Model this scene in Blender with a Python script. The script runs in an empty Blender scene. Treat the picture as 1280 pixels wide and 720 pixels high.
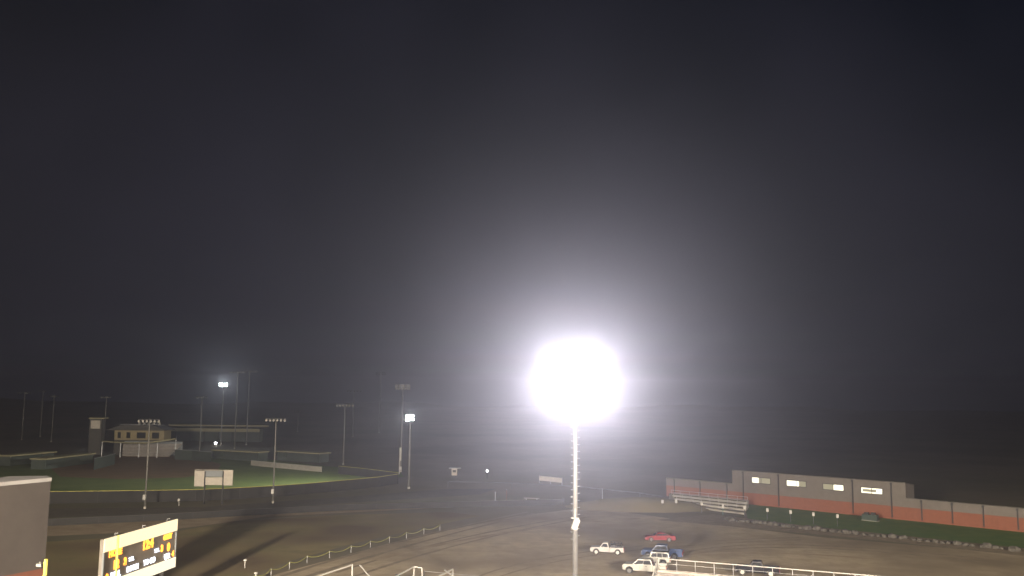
import bpy, bmesh, math, random
from mathutils import Vector, Matrix
random.seed(7)
R = math.radians
sc = bpy.context.scene
col = sc.collection
F, CX, CY, H = 1108.0, 640.0, 360.0, 25.0
PITCH, ROLL = math.atan(130/1108.0), 0.010

# ------------------------------------------------------------------ camera
cam = bpy.data.cameras.new("camera")
cam.sensor_width = 36; cam.lens = 36*F/1280; cam.clip_end = 5000; cam.clip_start = 0.5
co = bpy.data.objects.new("camera", cam); col.objects.link(co)
rot = Matrix.Rotation(math.pi/2 + PITCH, 3, 'X') @ Matrix.Rotation(ROLL, 3, 'Z')
co.matrix_world = Matrix.Translation((0, 0, H)) @ rot.to_4x4()
sc.camera = co
C0 = Vector((0, 0, H))
def ray(px, py): return rot @ Vector((px-CX, -(py-CY), -F))
def at_z(px, py, z=0.0):
    d = ray(px, py); return C0 + d*((z-H)/d.z)
def at_d(px, py, y):
    d = ray(px, py); return C0 + d*(y/d.y)
def g(px, py, z=0.0):
    p = at_z(px, py, z); return (p.x, p.y)

# ------------------------------------------------------------------ materials
MATS = {}
def mat(name, c, rough=0.8, c2=None, scale=1.0, metal=0.0, emit=None, es=0.0, alpha=None, bump=0.0, coat=0.0, detail=6, c3=None, scale3=0.03):
    m = bpy.data.materials.new(name); m.use_nodes = True
    nt = m.node_tree; b = nt.nodes["Principled BSDF"]
    b.inputs["Base Color"].default_value = (*c, 1); b.inputs["Roughness"].default_value = rough
    b.inputs["Metallic"].default_value = metal; b.inputs["Coat Weight"].default_value = coat
    last = None
    if c2 is not None:
        tc = nt.nodes.new("ShaderNodeTexCoord"); n = nt.nodes.new("ShaderNodeTexNoise")
        n.inputs["Scale"].default_value = scale; n.inputs["Detail"].default_value = detail
        n.inputs["Roughness"].default_value = 0.62
        nt.links.new(tc.outputs["Object"], n.inputs["Vector"])
        r = nt.nodes.new("ShaderNodeValToRGB"); r.color_ramp.elements[0].position = .36; r.color_ramp.elements[1].position = .64
        r.color_ramp.elements[0].color = (*c, 1); r.color_ramp.elements[1].color = (*c2, 1)
        nt.links.new(n.outputs["Fac"], r.inputs["Fac"]); last = r.outputs["Color"]
        if c3 is not None:
            n2 = nt.nodes.new("ShaderNodeTexNoise"); n2.inputs["Scale"].default_value = scale3; n2.inputs["Detail"].default_value = 5
            nt.links.new(tc.outputs["Object"], n2.inputs["Vector"])
            mr = nt.nodes.new("ShaderNodeMapRange"); mr.inputs["From Min"].default_value = .42; mr.inputs["From Max"].default_value = .62
            nt.links.new(n2.outputs["Fac"], mr.inputs["Value"])
            mx = nt.nodes.new("ShaderNodeMix"); mx.data_type = 'RGBA'
            nt.links.new(mr.outputs["Result"], mx.inputs["Factor"]); nt.links.new(last, mx.inputs["A"])
            mx.inputs["B"].default_value = (*c3, 1); last = mx.outputs["Result"]
        nt.links.new(last, b.inputs["Base Color"])
        if bump:
            bp = nt.nodes.new("ShaderNodeBump"); bp.inputs["Strength"].default_value = bump
            bp.inputs["Distance"].default_value = .1
            nt.links.new(n.outputs["Fac"], bp.inputs["Height"]); nt.links.new(bp.outputs["Normal"], b.inputs["Normal"])
    if emit is not None:
        b.inputs["Emission Color"].default_value = (*emit, 1); b.inputs["Emission Strength"].default_value = es
    if alpha is not None:
        b.inputs["Alpha"].default_value = alpha
    MATS[name] = m
    return m
M = dict(
    ground=mat("ground_soil", (.15,.125,.08), .95, (.18,.15,.10), .12, bump=.3, c3=(.115,.11,.065), scale3=.018),
    dirt=mat("packed_dirt", (.33,.265,.18), .95, (.46,.375,.26), .35, bump=.5, c3=(.21,.165,.11), scale3=.035),
    track=mat("track_gravel", (.26,.20,.135), .95, (.36,.285,.195), .3, bump=.3),
    rough=mat("rough_grass", (.17,.145,.06), .95, (.25,.20,.09), .2, bump=.6, c3=(.125,.085,.045), scale3=.05),
    lawn=mat("lawn_grass", (.085,.13,.022), .95, (.125,.165,.032), .15, bump=.3),
    strip=mat("verge_grass", (.045,.125,.015), .95, (.09,.15,.02), .3, bump=.4),
    infield=mat("infield_clay", (.15,.088,.042), .95, (.20,.115,.055), .2),
    asphalt=mat("asphalt", (.085,.074,.06), .9, (.115,.10,.08), .4),
    bed=mat('gravel_bed', (.17,.14,.10), .95, (.27,.215,.15), .6, bump=.6),
    stone=mat("boulder_stone", (.055,.05,.046), .9, (.12,.11,.095), 1.2, bump=.6),
    steel=mat("galvanised_steel", (.42,.42,.44), .45, (.55,.55,.57), 2.0, metal=.5),
    pole=mat("pole_steel", (.20,.197,.20), .5, (.25,.243,.247), 1.5, metal=.3),
    dark=mat("dark_metal", (.03,.03,.035), .5),
    black=mat("black_plastic", (.015,.015,.017), .6),
    white=mat("white_paint", (.45,.44,.43), .5, (.40,.39,.375), 3.0),
    alu=mat("aluminium_plank", (.34,.30,.28), .5, (.42,.38,.355), 1.2, metal=.2),
    glow=mat("lamp_glass", (.9,.9,.95), .3, emit=(.95,.96,1.0), es=60),
    glow_far=mat("lamp_glass_far", (.9,.9,.95), .3, emit=(.93,.98,1.0), es=35),
    fpole=mat("weathered_pole_steel", (.13,.128,.12), .6, (.17,.165,.155), .5),
    lens=mat("unlit_lamp_glass", (.20,.195,.18), .7, emit=(1,.9,.75), es=.0),
    grey=mat("grey_metal_panel", (.125,.11,.10), .7, (.145,.128,.12), .8),
    brick=mat("red_brick_paint", (.22,.08,.050), .85, (.19,.07,.044), 1.5),
    roof=mat("white_roof_membrane", (.34,.33,.34), .7, (.42,.41,.42), .5),
    darkroof=mat("dark_roof", (.05,.048,.045), .8, (.07,.065,.06), .8),
    tan=mat("tan_wall", (.24,.195,.11), .8, (.28,.23,.13), .8),
    tanroof=mat("tan_roof_edge", (.25,.225,.13), .8, (.31,.28,.17), .6),
    green=mat("green_wall", (.045,.06,.055), .8, (.06,.075,.068), .8),
    yellow=mat("yellow_cap", (.75,.62,.08), .5, (.8,.68,.12), 2),
    fcap=mat('faded_yellow_cap', (.36,.32,.07), .7, (.42,.37,.09), .5),
    cab=mat('cabinet_green', (.03,.05,.04), .6, (.04,.06,.05), 1),
    bwall=mat('dark_grey_wall', (.07,.06,.058), .8, (.085,.073,.07), .4, bump=.2),
    yrope=mat("yellow_rope", (.26,.26,.05), .7),
    screen=mat("windscreen_fabric", (.018,.018,.019), .9, (.026,.025,.025), .5),
    lit=mat("lit_window", (.8,.8,.7), .5, emit=(1,.97,.82), es=.95),
    dim=mat("dim_window", (.3,.3,.24), .4, emit=(.9,.85,.6), es=.09),
    glass=mat("car_glass", (.02,.022,.025), .08, coat=.5),
    tyre=mat("tyre_rubber", (.02,.02,.02), .85),
    rimb=mat("bright_rim", (.55,.54,.52), .4),
    rim=mat("wheel_rim", (.22,.22,.22), .3, metal=.7),
    cwhite=mat("white_car_paint", (.48,.47,.445), .3, (.43,.42,.395), 2, coat=.6),
    csilver=mat("silver_car_paint", (.45,.43,.43), .3, (.50,.48,.48), 2, coat=.6),
    cred=mat("red_car_paint", (.24,.014,.02), .28, (.19,.012,.016), 2, coat=.8),
    cblue=mat("blue_car_paint", (.03,.055,.14), .28, (.035,.065,.17), 2, coat=.8),
    cblack=mat("black_car_paint", (.012,.012,.02), .22, (.018,.018,.026), 2, coat=.9),
    headl=mat("headlight_glass", (.7,.7,.72), .1, coat=.8),
    taill=mat("taillight_glass", (.35,.02,.02), .2, coat=.8),
    panel=mat("backlit_panel", (.3,.28,.2), .5, emit=(1,.86,.56), es=1.1),
    panelw=mat("backlit_panel_white", (.3,.29,.25), .5, emit=(1,.90,.68), es=1.1),
    face=mat("scoreboard_face", (.20,.175,.155), .7, (.24,.21,.185), .8),
    amber=mat("amber_led", (.8,.4,.05), .5, emit=(1,.36,.04), es=2.6),
    bled=mat("white_led", (.8,.8,1), .5, emit=(.75,.86,1), es=2.2),
    sign=mat("sign_white", (.50,.46,.40), .6, (.43,.39,.35), 1.5),
    signgrey=mat("sign_grey", (.22,.24,.26), .6),
    concrete=mat("concrete", (.30,.28,.25), .85, (.38,.36,.32), .8),
    teal=mat("teal_paint", (.03,.14,.12), .6),
    foliage=mat("far_foliage", (.03,.04,.02), .95, (.05,.06,.03), .3),
)

# ------------------------------------------------------------------ mesh helpers
class MB:
    def __init__(s): s.bm = bmesh.new()
    def box(s, lo, hi, mtx=None, bev=0):
        r = bmesh.ops.create_cube(s.bm, size=1)
        c = [(a+b)/2 for a, b in zip(lo, hi)]; d = [abs(b-a) for a, b in zip(lo, hi)]
        m = Matrix.Translation(c) @ Matrix.Diagonal((*d, 1))
        if mtx is not None: m = mtx @ m
        bmesh.ops.transform(s.bm, matrix=m, verts=r['verts'])
        if bev:
            es = list({e for v in r['verts'] for e in v.link_edges})
            bmesh.ops.bevel(s.bm, geom=es, offset=bev, segments=2, affect='EDGES')
        return s
    def tube(s, pts, r, seg=8, r2=None):
        pts = [Vector(p) for p in pts]; n = len(pts)
        for i in range(n-1):
            a, b = pts[i], pts[i+1]; d = b-a; L = d.length
            if L < 1e-6: continue
            ra = r if r2 is None else r+(r2-r)*i/(n-1); rb = r if r2 is None else r+(r2-r)*(i+1)/(n-1)
            q = d.to_track_quat('Z', 'Y').to_matrix().to_4x4()
            bmesh.ops.create_cone(s.bm, cap_ends=True, segments=seg, radius1=ra, radius2=rb, depth=L,
                                  matrix=Matrix.Translation((a+b)/2) @ q)
        return s
    def beam(s, a, b, w, h):
        a, b = Vector(a), Vector(b); d = b-a; x = d.normalized(); up = Vector((0,0,1))
        if abs(x.z) > .95: up = Vector((0,1,0))
        y = up.cross(x).normalized(); z = x.cross(y)
        m = Matrix.Translation((a+b)/2) @ Matrix((x,y,z)).transposed().to_4x4()
        return s.box((-d.length/2,-w/2,-h/2), (d.length/2,w/2,h/2), m)
    def prism(s, prof, y0, y1, bev=0, taper=None):
        """profile in (x,z) extruded along y; taper(x,z)->inset"""
        t = taper or (lambda x, z: 0)
        A = [s.bm.verts.new((x, y0+t(x,z), z)) for x, z in prof]
        B = [s.bm.verts.new((x, y1-t(x,z), z)) for x, z in prof]
        fs = [s.bm.faces.new(A), s.bm.faces.new(B[::-1])]
        n = len(prof)
        for i in range(n): fs.append(s.bm.faces.new((A[i], B[i], B[(i+1)%n], A[(i+1)%n])))
        bmesh.ops.recalc_face_normals(s.bm, faces=fs)
        if bev:
            es = list({e for f in fs[:2] for e in f.edges})
            bmesh.ops.bevel(s.bm, geom=es, offset=bev, segments=2, affect='EDGES')
        return s
    def plate(s, pts, z0, z1):
        """horizontal polygon given as (x,y), thick"""
        A = [s.bm.verts.new((x, y, z0)) for x, y in pts]; B = [s.bm.verts.new((x, y, z1)) for x, y in pts]
        n = len(pts); fs = [s.bm.faces.new(A[::-1]), s.bm.faces.new(B)]
        for i in range(n): fs.append(s.bm.faces.new((A[i], A[(i+1)%n], B[(i+1)%n], B[i])))
        bmesh.ops.recalc_face_normals(s.bm, faces=fs); return s
    def wall(s, path, z0, z1, t=.08):
        for a, b in zip(path[:-1], path[1:]):
            s.beam((a[0], a[1], (z0+z1)/2), (b[0], b[1], (z0+z1)/2), t, z1-z0)
        return s
    def build(s, name, m, parent=None, smooth=False):
        me = bpy.data.meshes.new(name); s.bm.to_mesh(me); s.bm.free(); me.materials.append(m)
        if smooth:
            for p in me.polygons: p.use_smooth = len(p.vertices) <= 4
        o = bpy.data.objects.new(name, me); col.objects.link(o)
        if parent: o.parent = parent
        return o
def tag(o, label=None, cat=None, group=None, kind=None):
    for k, v in (('label', label), ('category', cat), ('group', group), ('kind', kind)):
        if v: o[k] = v
    return o
def thing(name, label, cat, loc=(0,0,0), rz=0, group=None):
    o = bpy.data.objects.new(name, None); col.objects.link(o); o.empty_display_size = .3
    o.location = loc; o.rotation_euler = (0,0,rz); return tag(o, label, cat, group)
def copy_tree(o, parent=None):
    c = o.copy(); col.objects.link(c); c.parent = parent
    for ch in list(o.children): copy_tree(ch, c)
    return c

# ------------------------------------------------------------------ setting: ground sheets
def sheet(name, pix, z, m, sub=False):
    bm = bmesh.new(); vs = [bm.verts.new((*g(*p), z)) for p in pix]; f = bm.faces.new(vs)
    if f.normal.z < 0: f.normal_flip()
    bmesh.ops.recalc_face_normals(bm, faces=[f])
    bm.normal_update()
    if f.normal.z < 0: bmesh.ops.reverse_faces(bm, faces=[f])
    me = bpy.data.meshes.new(name); bm.to_mesh(me); bm.free(); me.materials.append(m)
    o = bpy.data.objects.new(name, me); col.objects.link(o); return tag(o, kind='structure')
gb = MB(); vs = [gb.bm.verts.new(p) for p in ((-880,-90,0),(880,-90,0),(880,1480,0),(-880,1480,0))]; gb.bm.faces.new(vs)
tag(gb.build('ground', M['ground']), kind='structure')
sheet('parking_lot', [(560,663),(640,646),(735,634),(800,643),(905,657),(1030,672),(1150,682),(1400,705),(1400,790),(330,790),(330,722),(400,703),(480,683)], .008, M['dirt'])
sheet('path', [(20,652),(240,640),(420,633),(600,626),(700,624),(700,630),(560,634),(430,641),(330,646),(270,655),(200,664),(20,672)], .012, M['track'])
sheet('field', [(20,680),(200,668),(290,652),(420,644),(560,640),(600,645),(520,662),(440,680),(360,702),(300,724),(20,760)], .016, M['rough'])
sheet('outfield_grass', [(-60,622),(-60,578),(60,580),(120,574),(215,572),(300,570),(400,582),(500,590),(505,596),(450,604),(380,608),(300,613),(180,616),(64,618)], .010, M['lawn'])
sheet('infield', [(60,582),(118,574),(150,570),(213,570),(250,573),(276,580),(272,590),(230,597),(150,599),(75,596)], .018, M['infield'])
sheet('grass_verge', [(930,629),(1042,640.5),(1132,649.5),(1290,665.5),(1400,677),(1400,697),(1270,684),(1130,669.5),(1030,659.5),(935,650)], .010, M['strip'])
sheet('gravel_bed', [(890,643),(1030,660),(1130,670),(1270,684.5),(1400,697.5),(1400,708),(1270,694),(1130,679),(1030,669),(900,657),(820,650)], .014, M['bed'])
sheet('service_road', [(20,636),(250,634),(420,622),(560,611),(620,611),(600,618),(430,629),(250,642),(20,648)], .006, M['asphalt'])

# worn wheel tracks on the lot
def strip(pix, wm, z, m):
    bm = bmesh.new(); P = [Vector((*g(*p),z)) for p in pix]; prev=None
    for i,p in enumerate(P):
        d=(P[min(i+1,len(P)-1)]-P[max(i-1,0)]).normalized(); n=Vector((-d.y,d.x,0))*wm/2*random.uniform(.7,1.3)
        a=bm.verts.new(p-n); b=bm.verts.new(p+n)
        if prev: bm.faces.new((prev[0],a,b,prev[1]))
        prev=(a,b)
    bmesh.ops.recalc_face_normals(bm,faces=bm.faces); bm.normal_update()
    if sum(f.normal.z for f in bm.faces)<0: bmesh.ops.reverse_faces(bm,faces=bm.faces[:])
    me=bpy.data.meshes.new('wheel_track'); bm.to_mesh(me); bm.free(); me.materials.append(m)
    o=bpy.data.objects.new('wheel_track',me); col.objects.link(o); tag(o,kind='structure')
def curve(a,c,b,n=14): return [((1-t)**2*a[0]+2*t*(1-t)*c[0]+t*t*b[0],(1-t)**2*a[1]+2*t*(1-t)*c[1]+t*t*b[1]) for t in [i/n for i in range(n+1)]]
for i,(a,c,b,wm,mm) in enumerate((((330,728),(480,676),(660,640),1.0,'bed'),((360,729),(500,681),(668,642),.9,'bed'),((420,716),(560,670),(730,644),.7,'bed'),((440,722),(575,674),(738,646),.7,'bed'),
      ((600,720),(700,680),(1000,672),.5,'bed'),((612,726),(710,684),(1002,675),.5,'bed'),((860,690),(960,668),(1240,700),.6,'bed'),((862,694),(965,671),(1236,704),.6,'bed'),((470,700),(620,660),(800,648),1.6,'track'),((760,705),(900,680),(1100,700),1.3,'track'))):
    strip(curve(a,c,b), wm, .020+.003*i, M[mm])

# distant low hills
hb = MB()
N = 90
prev = None
for i in range(N+1):
    x = -870 + 1740*i/N
    h = 7 + 5*math.sin(i*.21+1) + 3*math.sin(i*.57) + random.uniform(-.8,.8)
    a = hb.bm.verts.new((x, 1330, 0)); b = hb.bm.verts.new((x, 1380, max(h*.6,1.5))); c = hb.bm.verts.new((x, 1460, 0))
    if prev: hb.bm.faces.new((prev[0],a,b,prev[1])); hb.bm.faces.new((prev[1],b,c,prev[2]))
    prev = (a,b,c)
tag(hb.build('hills', M['ground']), kind='structure')

# ------------------------------------------------------------------ floodlight poles
def spot(name, loc, target, power, size, blend, color, radius, parent=None):
    l = bpy.data.lights.new(name, 'SPOT'); l.energy = power; l.spot_size = R(size); l.spot_blend = blend
    l.color = color; l.shadow_soft_size = radius
    o = bpy.data.objects.new(name, l); col.objects.link(o); o.location = loc
    o.rotation_euler = (Vector(target)-Vector(loc)).to_track_quat('-Z','Y').to_euler(); return o

def lamp_mesh_parts(root, cx, cz, fy, glass):
    """one floodlight head: cowl + glass disc; faces -y (fy=-1)"""
    h = MB()
    bmesh.ops.create_cone(h.bm, cap_ends=True, segments=12, radius1=.14, radius2=.27, depth=.42, matrix=Matrix.Translation((cx,fy*.28,cz)) @ Matrix.Rotation(R(90),4,'X'))
    o = h.build('floodlight', M['fpole'] if glass is not M['glow'] else M['steel'], root)
    gl = MB()
    bmesh.ops.create_cone(gl.bm, cap_ends=True, segments=12, radius1=.42 if glass is M['glow'] else .27, radius2=.42 if glass is M['glow'] else .27, depth=.03, matrix=Matrix.Translation((cx,fy*.51,cz)) @ Matrix.Rotation(R(90),4,'X'))
    gl.build('lamp_glass', glass, o)

def light_pole(label, base, z_top, w, rows, n, glass, r0=.28, r1=.14, rz=0, box=None, steps=False, group='floodlight poles around the ball fields'):
    t = thing('floodlight_pole', label, 'light pole', (base[0], base[1], 0), rz, group)
    MB().tube([(0,0,0),(0,0,z_top)], r0, 12, r1).build('pole', M['fpole'] if glass is not M['glow'] else M['pole'], t, True)
    MB().tube([(0,0,0),(0,0,.5)], r0*1.4, 10).build('footing', M['concrete'], t)
    for r in range(rows):
        z = z_top - .25 - r*.9
        MB().beam((-w/2,-.16,z), (w/2,-.16,z), .10, .10).build('crossarm', M['dark'], t)
        for k in range(n):
            x = -w/2 + .3 + (w-.6)*k/(n-1)
            if abs(x) < .15: x += .3
            lamp_mesh_parts(t, x, z-.35 if glass is not M['glow'] else z-.02, -1, glass)
    if box: MB().box((-.3,-.75,box-.5), (.3,-.32,box+.5), bev=.03).build('control_box', M['white'], t)
    return t

# main blazing pole
MD = 100.0
pt = at_d(719.3, 492, MD)
px_base = at_d(716.8, 800, MD).x
main = light_pole('tall steel floodlight pole with its blazing lamp bank lit, in the middle of the view', (pt.x, MD), at_d(719,447,MD).z, 4.6, 5, 6, M['glow'], .31, .20, rz=0, group='floodlight poles around the stadium')
nstep = 0
z = 9.0
while z < 23.5:
    sgn = 1 if nstep % 2 else -1
    rr = .29 - .10*z/28
    MB().tube([(sgn*rr,0,z),(sgn*(rr+.22),0,z),(sgn*(rr+.22),0,z+.06)], .034, 6).build('climbing_step', M['steel'], main)
    z += .38; nstep += 1
zs = at_d(717,655,MD).z
sp = MB(); sp.box((-.32,-.45,-.62),(.32,.2,.62), Matrix.Translation((-.05,-.62,zs)) @ Matrix.Rotation(R(22),4,'Y') @ Matrix.Rotation(R(-18),4,'X'), bev=.06)
spk = sp.build('speaker', M['white'], main)
MB().beam((0,-.25,zs+.55),(0,-.75,zs+.5),.1,.1).build('bracket', M['white'], spk)
MB().box((-.42,-.42,zs+.62),(.42,.42,zs+.72)).build('collar', M['steel'], main)
MB().tube([(.0,-.33,zs+.72),(.0,-.33,zs+1.7)], .09, 8).build('conduit', M['white'], main)

# lit and unlit poles of the ball fields (top px, base px, rack width px, rows, lamps)
POLES = [
 ('unlit pole left of the ball field stand, beside the dark tower', (133,495),(129,562),12,1,4,None),
 ('unlit pole standing before the press box, a white box low on its shaft', (187,523),(181,636),28,1,6,(181.5,621)),
 ('slender unlit pole just left of the brightly lit distant pole', (253,495),(249,572),13,1,4,None),
 ('tallest unlit pole, rising right of the bright distant lamp', (298,464),(293,561),20,1,6,None),
 ('faint tall unlit pole directly right of the tallest unlit pole', (313,463),(308,556),20,1,6,None),
 ('unlit pole at the outfield fence right of the sign board, white box low on it', (344,522),(341,629),26,1,6,(341.5,614)),
 ('small far unlit pole with one short lamp row', (374,513),(372,540),10,1,4,None),
 ('unlit pole behind the low white wall at the field corner', (433,505),(429,581),22,1,6,None),
 ('dim unlit pole in the dark behind the field corner', (442,488),(441,546),18,1,5,None),
 ('dim tall unlit pole left of the pole with two lamp rows', (475,465),(474,541),12,2,4,None),
 ('unlit pole with two lamp rows beside the lit corner lamp', (504,480),(501,590),19,2,6,(501.3,585)),
 ('faint unlit pole near the left edge, above the dugouts', (67,494),(64,552),12,1,4,None),
 ('leftmost faint unlit pole in the dark', (30,490),(27,550),16,1,5,None),
 ('second faint unlit pole from the left edge', (53,488),(50,546),8,1,4,None),
]
for lab, tp, bp_, wpx, rows, n, bx in POLES:
    b = at_z(*bp_); zt = at_d(tp[0], tp[1], b.y).z
    z_b = at_d(bx[0], bx[1], b.y).z if bx else None
    light_pole(lab, (b.x, b.y), zt, wpx*b.y/F, rows, n, M['lens'], .17+.0002*b.y, .09+.0001*b.y, rz=0, box=z_b)
for lab, tp, bp_, tgt in (('distant pole with a bright bluish lamp cluster, above the long stand roof', (275,478),(276,556),(-150,300,0)),
                     ('pole with a bright lamp cluster at the right corner of the ball field', (514.5,517),(511,611),(-105,275,0))):
    b = at_z(*bp_); zt = at_d(tp[0], tp[1], b.y).z
    light_pole(lab, (b.x, b.y), zt, 10*b.y/F, 2, 4, M['glow_far'], .27, .18)
    k = (b.y/240)**2
    # aimed across the field towards the camera side
    spot('floodlight_beam', (b.x, b.y-.8, zt-.6), (0, 0, 5), 4200*k, 120, .6, (.86,.94,1), .35)
    if b.y < 350: spot('floodlight_field_beam', (b.x-.3, b.y-.9, zt-1.2), tgt, 260000*k, 100, .9, (1,1,.85), .4)

# main bank beam: aimed over the playing field at the camera's side
mz = at_d(719,482,MD).z
for i, (dx, dz) in enumerate(((-2.0,2.0),(2.0,2.0),(-2.0,-.9),(2.0,-.9),(0,.3))):
    spot('stadium_beam', (pt.x+dx, MD-.9, mz+dz), (pt.x*.2+dx, 0, 6+dz), 33000, 130, .45, (.95,.92,1), .5)

# home-side stadium poles: the same kind of pole, beside and behind the camera
for lab, x, y, tg, pw in (('lit floodlight pole of the near sideline, out of view left of the camera', -46, -22, (-25,215,0), 2000000),
                      ('lit floodlight pole of the near sideline, out of view right of the camera', 60, -8, (75,170,0), 1150000)):
    light_pole(lab, (x, y), 34, 4.4, 2, 6, M['lens'], .36, .24, rz=math.pi, group='floodlight poles around the stadium')
    spot('near_sideline_beam', (x, y+1.2, 33.4), tg, pw, 104, .35, (1,.85,.64), 2.6)

# ------------------------------------------------------------------ gymnasium on the right
A = at_z(833,620); B = at_z(1280,665.5)
u = (B-A); u.z = 0; Lg = u.length; u.normalize(); ang = math.atan2(u.y, u.x)
gym = thing('gymnasium', 'long low grey and red banded gymnasium with a taller middle block', 'building', (A.x, A.y, 0), ang)
nrm = Vector((-u.y, u.x, 0))
if nrm.y < 0: nrm = -nrm
def along(px, py):
    """distance along the wall where the view ray meets the wall plane, and the height"""
    d = ray(px, py); t = (A-C0).dot(nrm)/d.dot(nrm); p = C0+d*t
    return (p-A).dot(u), p.z
hl = (along(834,597)[1]+along(1275,636)[1])/2
ht = (along(918,588)[1]+along(1130,604)[1])/2
hr = (along(860,608)[1]+along(1200,640)[1])/2
x1 = along(915.5,610)[0]; x2 = along(1132.5,630)[0]; xe = Lg*1.35
hr = along(1000,622)[1]; 
def shed(x0,x1,zb,zt,y0,dep,th=0):
    sl=.155; b=MB(); Vv=[(y0,zb),(y0,zt),(y0+dep,zt-sl*dep),(y0+dep,zb if not th else zb-sl*dep)]
    A_=[b.bm.verts.new((x0,y,z)) for y,z in Vv]; B_=[b.bm.verts.new((x1,y,z)) for y,z in Vv]
    fs=[b.bm.faces.new(A_),b.bm.faces.new(B_[::-1])]
    for i in range(4): fs.append(b.bm.faces.new((A_[i],B_[i],B_[(i+1)%4],A_[(i+1)%4])))
    bmesh.ops.recalc_face_normals(b.bm,faces=fs); return b
MB().box((0,0,0),(xe,12,hr)).build('brick_base', M['brick'], gym)
shed(0,x1,hr+.001,hl,.05,11.9).build('wall', M['grey'], gym); shed(x2,xe,hr+.001,hl,.05,11.9).build('wall', M['grey'], gym)
shed(x1+.003,x2-.003,hr+.001,ht,.05,4.9).build('upper_wall', M['grey'], gym)
for x0_,x1_,h_,d_ in ((-.1,x1-.01,hl,12),(x2+.01,xe,hl,12),(x1-.1,x2+.1,ht,5)): shed(x0_,x1_,h_+.004,h_+.14,-.06,d_,1).build('roof', M['darkroof'], gym)
for px,py,hi in ((843,600,0),(875,605,0),(908.5,605,0),(929,600,1),(973,600,1),(1065.5,605,1),(1114,610,1),(1152,630,0),(1190,630,0),(1229,635,0),(1272,640,0)):
    x = along(px,py)[0]; top = ht if hi else hl
    MB().box((x-.11,-.16,.35),(x+.11,-.005,top-.05)).box((x-.2,-.24,top-.5),(x+.2,-.17,top-.1)).build('downspout', M['dark'], gym)
for (xa,ya,xb,yb,l0,l1) in ((940,597,963,604.5,0,.36),(983.5,600.5,1007.5,608.5,0,.63),(1029,605,1054.5,613,.5,1),(1076.5,609.5,1103,617.5,.0,1)):
    s0, zt = along(xa,ya+.3); s1, zb = along(xb,yb)
    wd = s1-s0; hh = abs(along((xa+xb)/2,(ya+yb)/2-3.3)[1]-along((xa+xb)/2,(ya+yb)/2+3.3)[1]); zc = along((xa+xb)/2,(ya+yb)/2)[1]
    z0, z1 = zc-hh/2, zc+hh/2
    f = MB().box((s0-.12,-.09,z0-.12),(s1+.12,-.04,z0)).box((s0-.12,-.09,z1),(s1+.12,-.04,z1+.12)).box((s0-.12,-.09,z0),(s0,-.04,z1)).box((s1,-.09,z0),(s1+.12,-.04,z1)).box(((s0+s1)/2-.05,-.09,z0),((s0+s1)/2+.05,-.04,z1)).build('window', M['dark'], gym)
    MB().box((s0+wd*l0,-.02,z0),(s0+wd*l1,.03,z1)).build('lit_pane', M['lit'], f)
    if l0 > 0: MB().box((s0,-.02,z0),(s0+wd*l0-.02,.03,z1)).build('dim_pane', M['dim'], f)
    if l1 < 1: MB().box((s0+wd*l1+.02,-.02,z0),(s1,.03,z1)).build('dim_pane', M['dim'], f)
    if l0 == 0 and l1 == 1:
        MB().box((s0+.3,-.035,z0+hh*.25),(s0+wd*.72,-.022,z0+hh*.75)).build('blind', M['dim'], f)

# boulder edging in front of the verge: each stone in view
edge = [(905,650),(960,656),(1030,664),(1090,670),(1150,676),(1215,683),(1290,691)]
pts = [Vector((*g(*p),0)) for p in edge]
segs = []; tot = 0
for a,b in zip(pts[:-1],pts[1:]): segs.append((a,b,(b-a).length)); tot += (b-a).length
def on_path(s):
    for a,b,l in segs:
        if s <= l: return a+(b-a)*(s/l)
        s -= l
    return segs[-1][1]
def rock_mesh(i):
    b = MB(); bmesh.ops.create_icosphere(b.bm, subdivisions=2, radius=1)
    for v in b.bm.verts:
        v.co *= 1+random.uniform(-.17,.17); v.co.z *= .62; v.co.x = max(-.85,min(.85,v.co.x)); v.co.y=max(-.8,min(.8,v.co.y)); v.co.z = max(v.co.z,-.3)
    return b
protos = []
nb = 46
for i in range(nb):
    p = on_path(tot*(i+.5)/nb)
    if i < 5:
        o = rock_mesh(i).build('boulder', M['stone']); protos.append(o)
    else:
        o = random.choice(protos).copy(); col.objects.link(o)
    s = random.uniform(.4,.9)
    tag(o, 'rough grey boulder in the row edging the verge below the gymnasium', 'boulder', 'boulders edging the verge below the gymnasium')
    o.location = (p.x+random.uniform(-.3,.3), p.y+random.uniform(-.6,.6), .3*s); o.scale = (s*1.05, s*.85, s); o.rotation_euler = (0,0,random.uniform(0,6))

# reserved-parking style signs on dark posts
wh = ['at the far end of the row','second from the left end of the row','on a dark post before the concrete terrace','on the dark post at the middle of the terrace','at the right end of the terrace','first one past the terrace, over the verge','between two others below the first lit window','below the gap between the middle lit windows','last one, at the right end of the row']
for i,(px,py) in enumerate(((828,627),(845,626.5),(877,629.5),(903.5,632.5),(930.5,634.7),(959,637.3),(988,640),(1016.5,642.7),(1046.5,645.2))):
    p = at_z(px,py,1.9)
    t = thing('sign_post', 'small white sign, '+wh[i], 'sign', (p.x,p.y,0), 0, 'small white signs in a row below the gymnasium')
    MB().tube([(0,0,0),(0,0,2.0)], .06, 6).build('post', M['teal'] if i in (3,) else M['dark'], t)
    MB().box((-.24,-.1,1.55),(.24,-.062,2.25)).build('sign_plate', M['white'], t)

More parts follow.
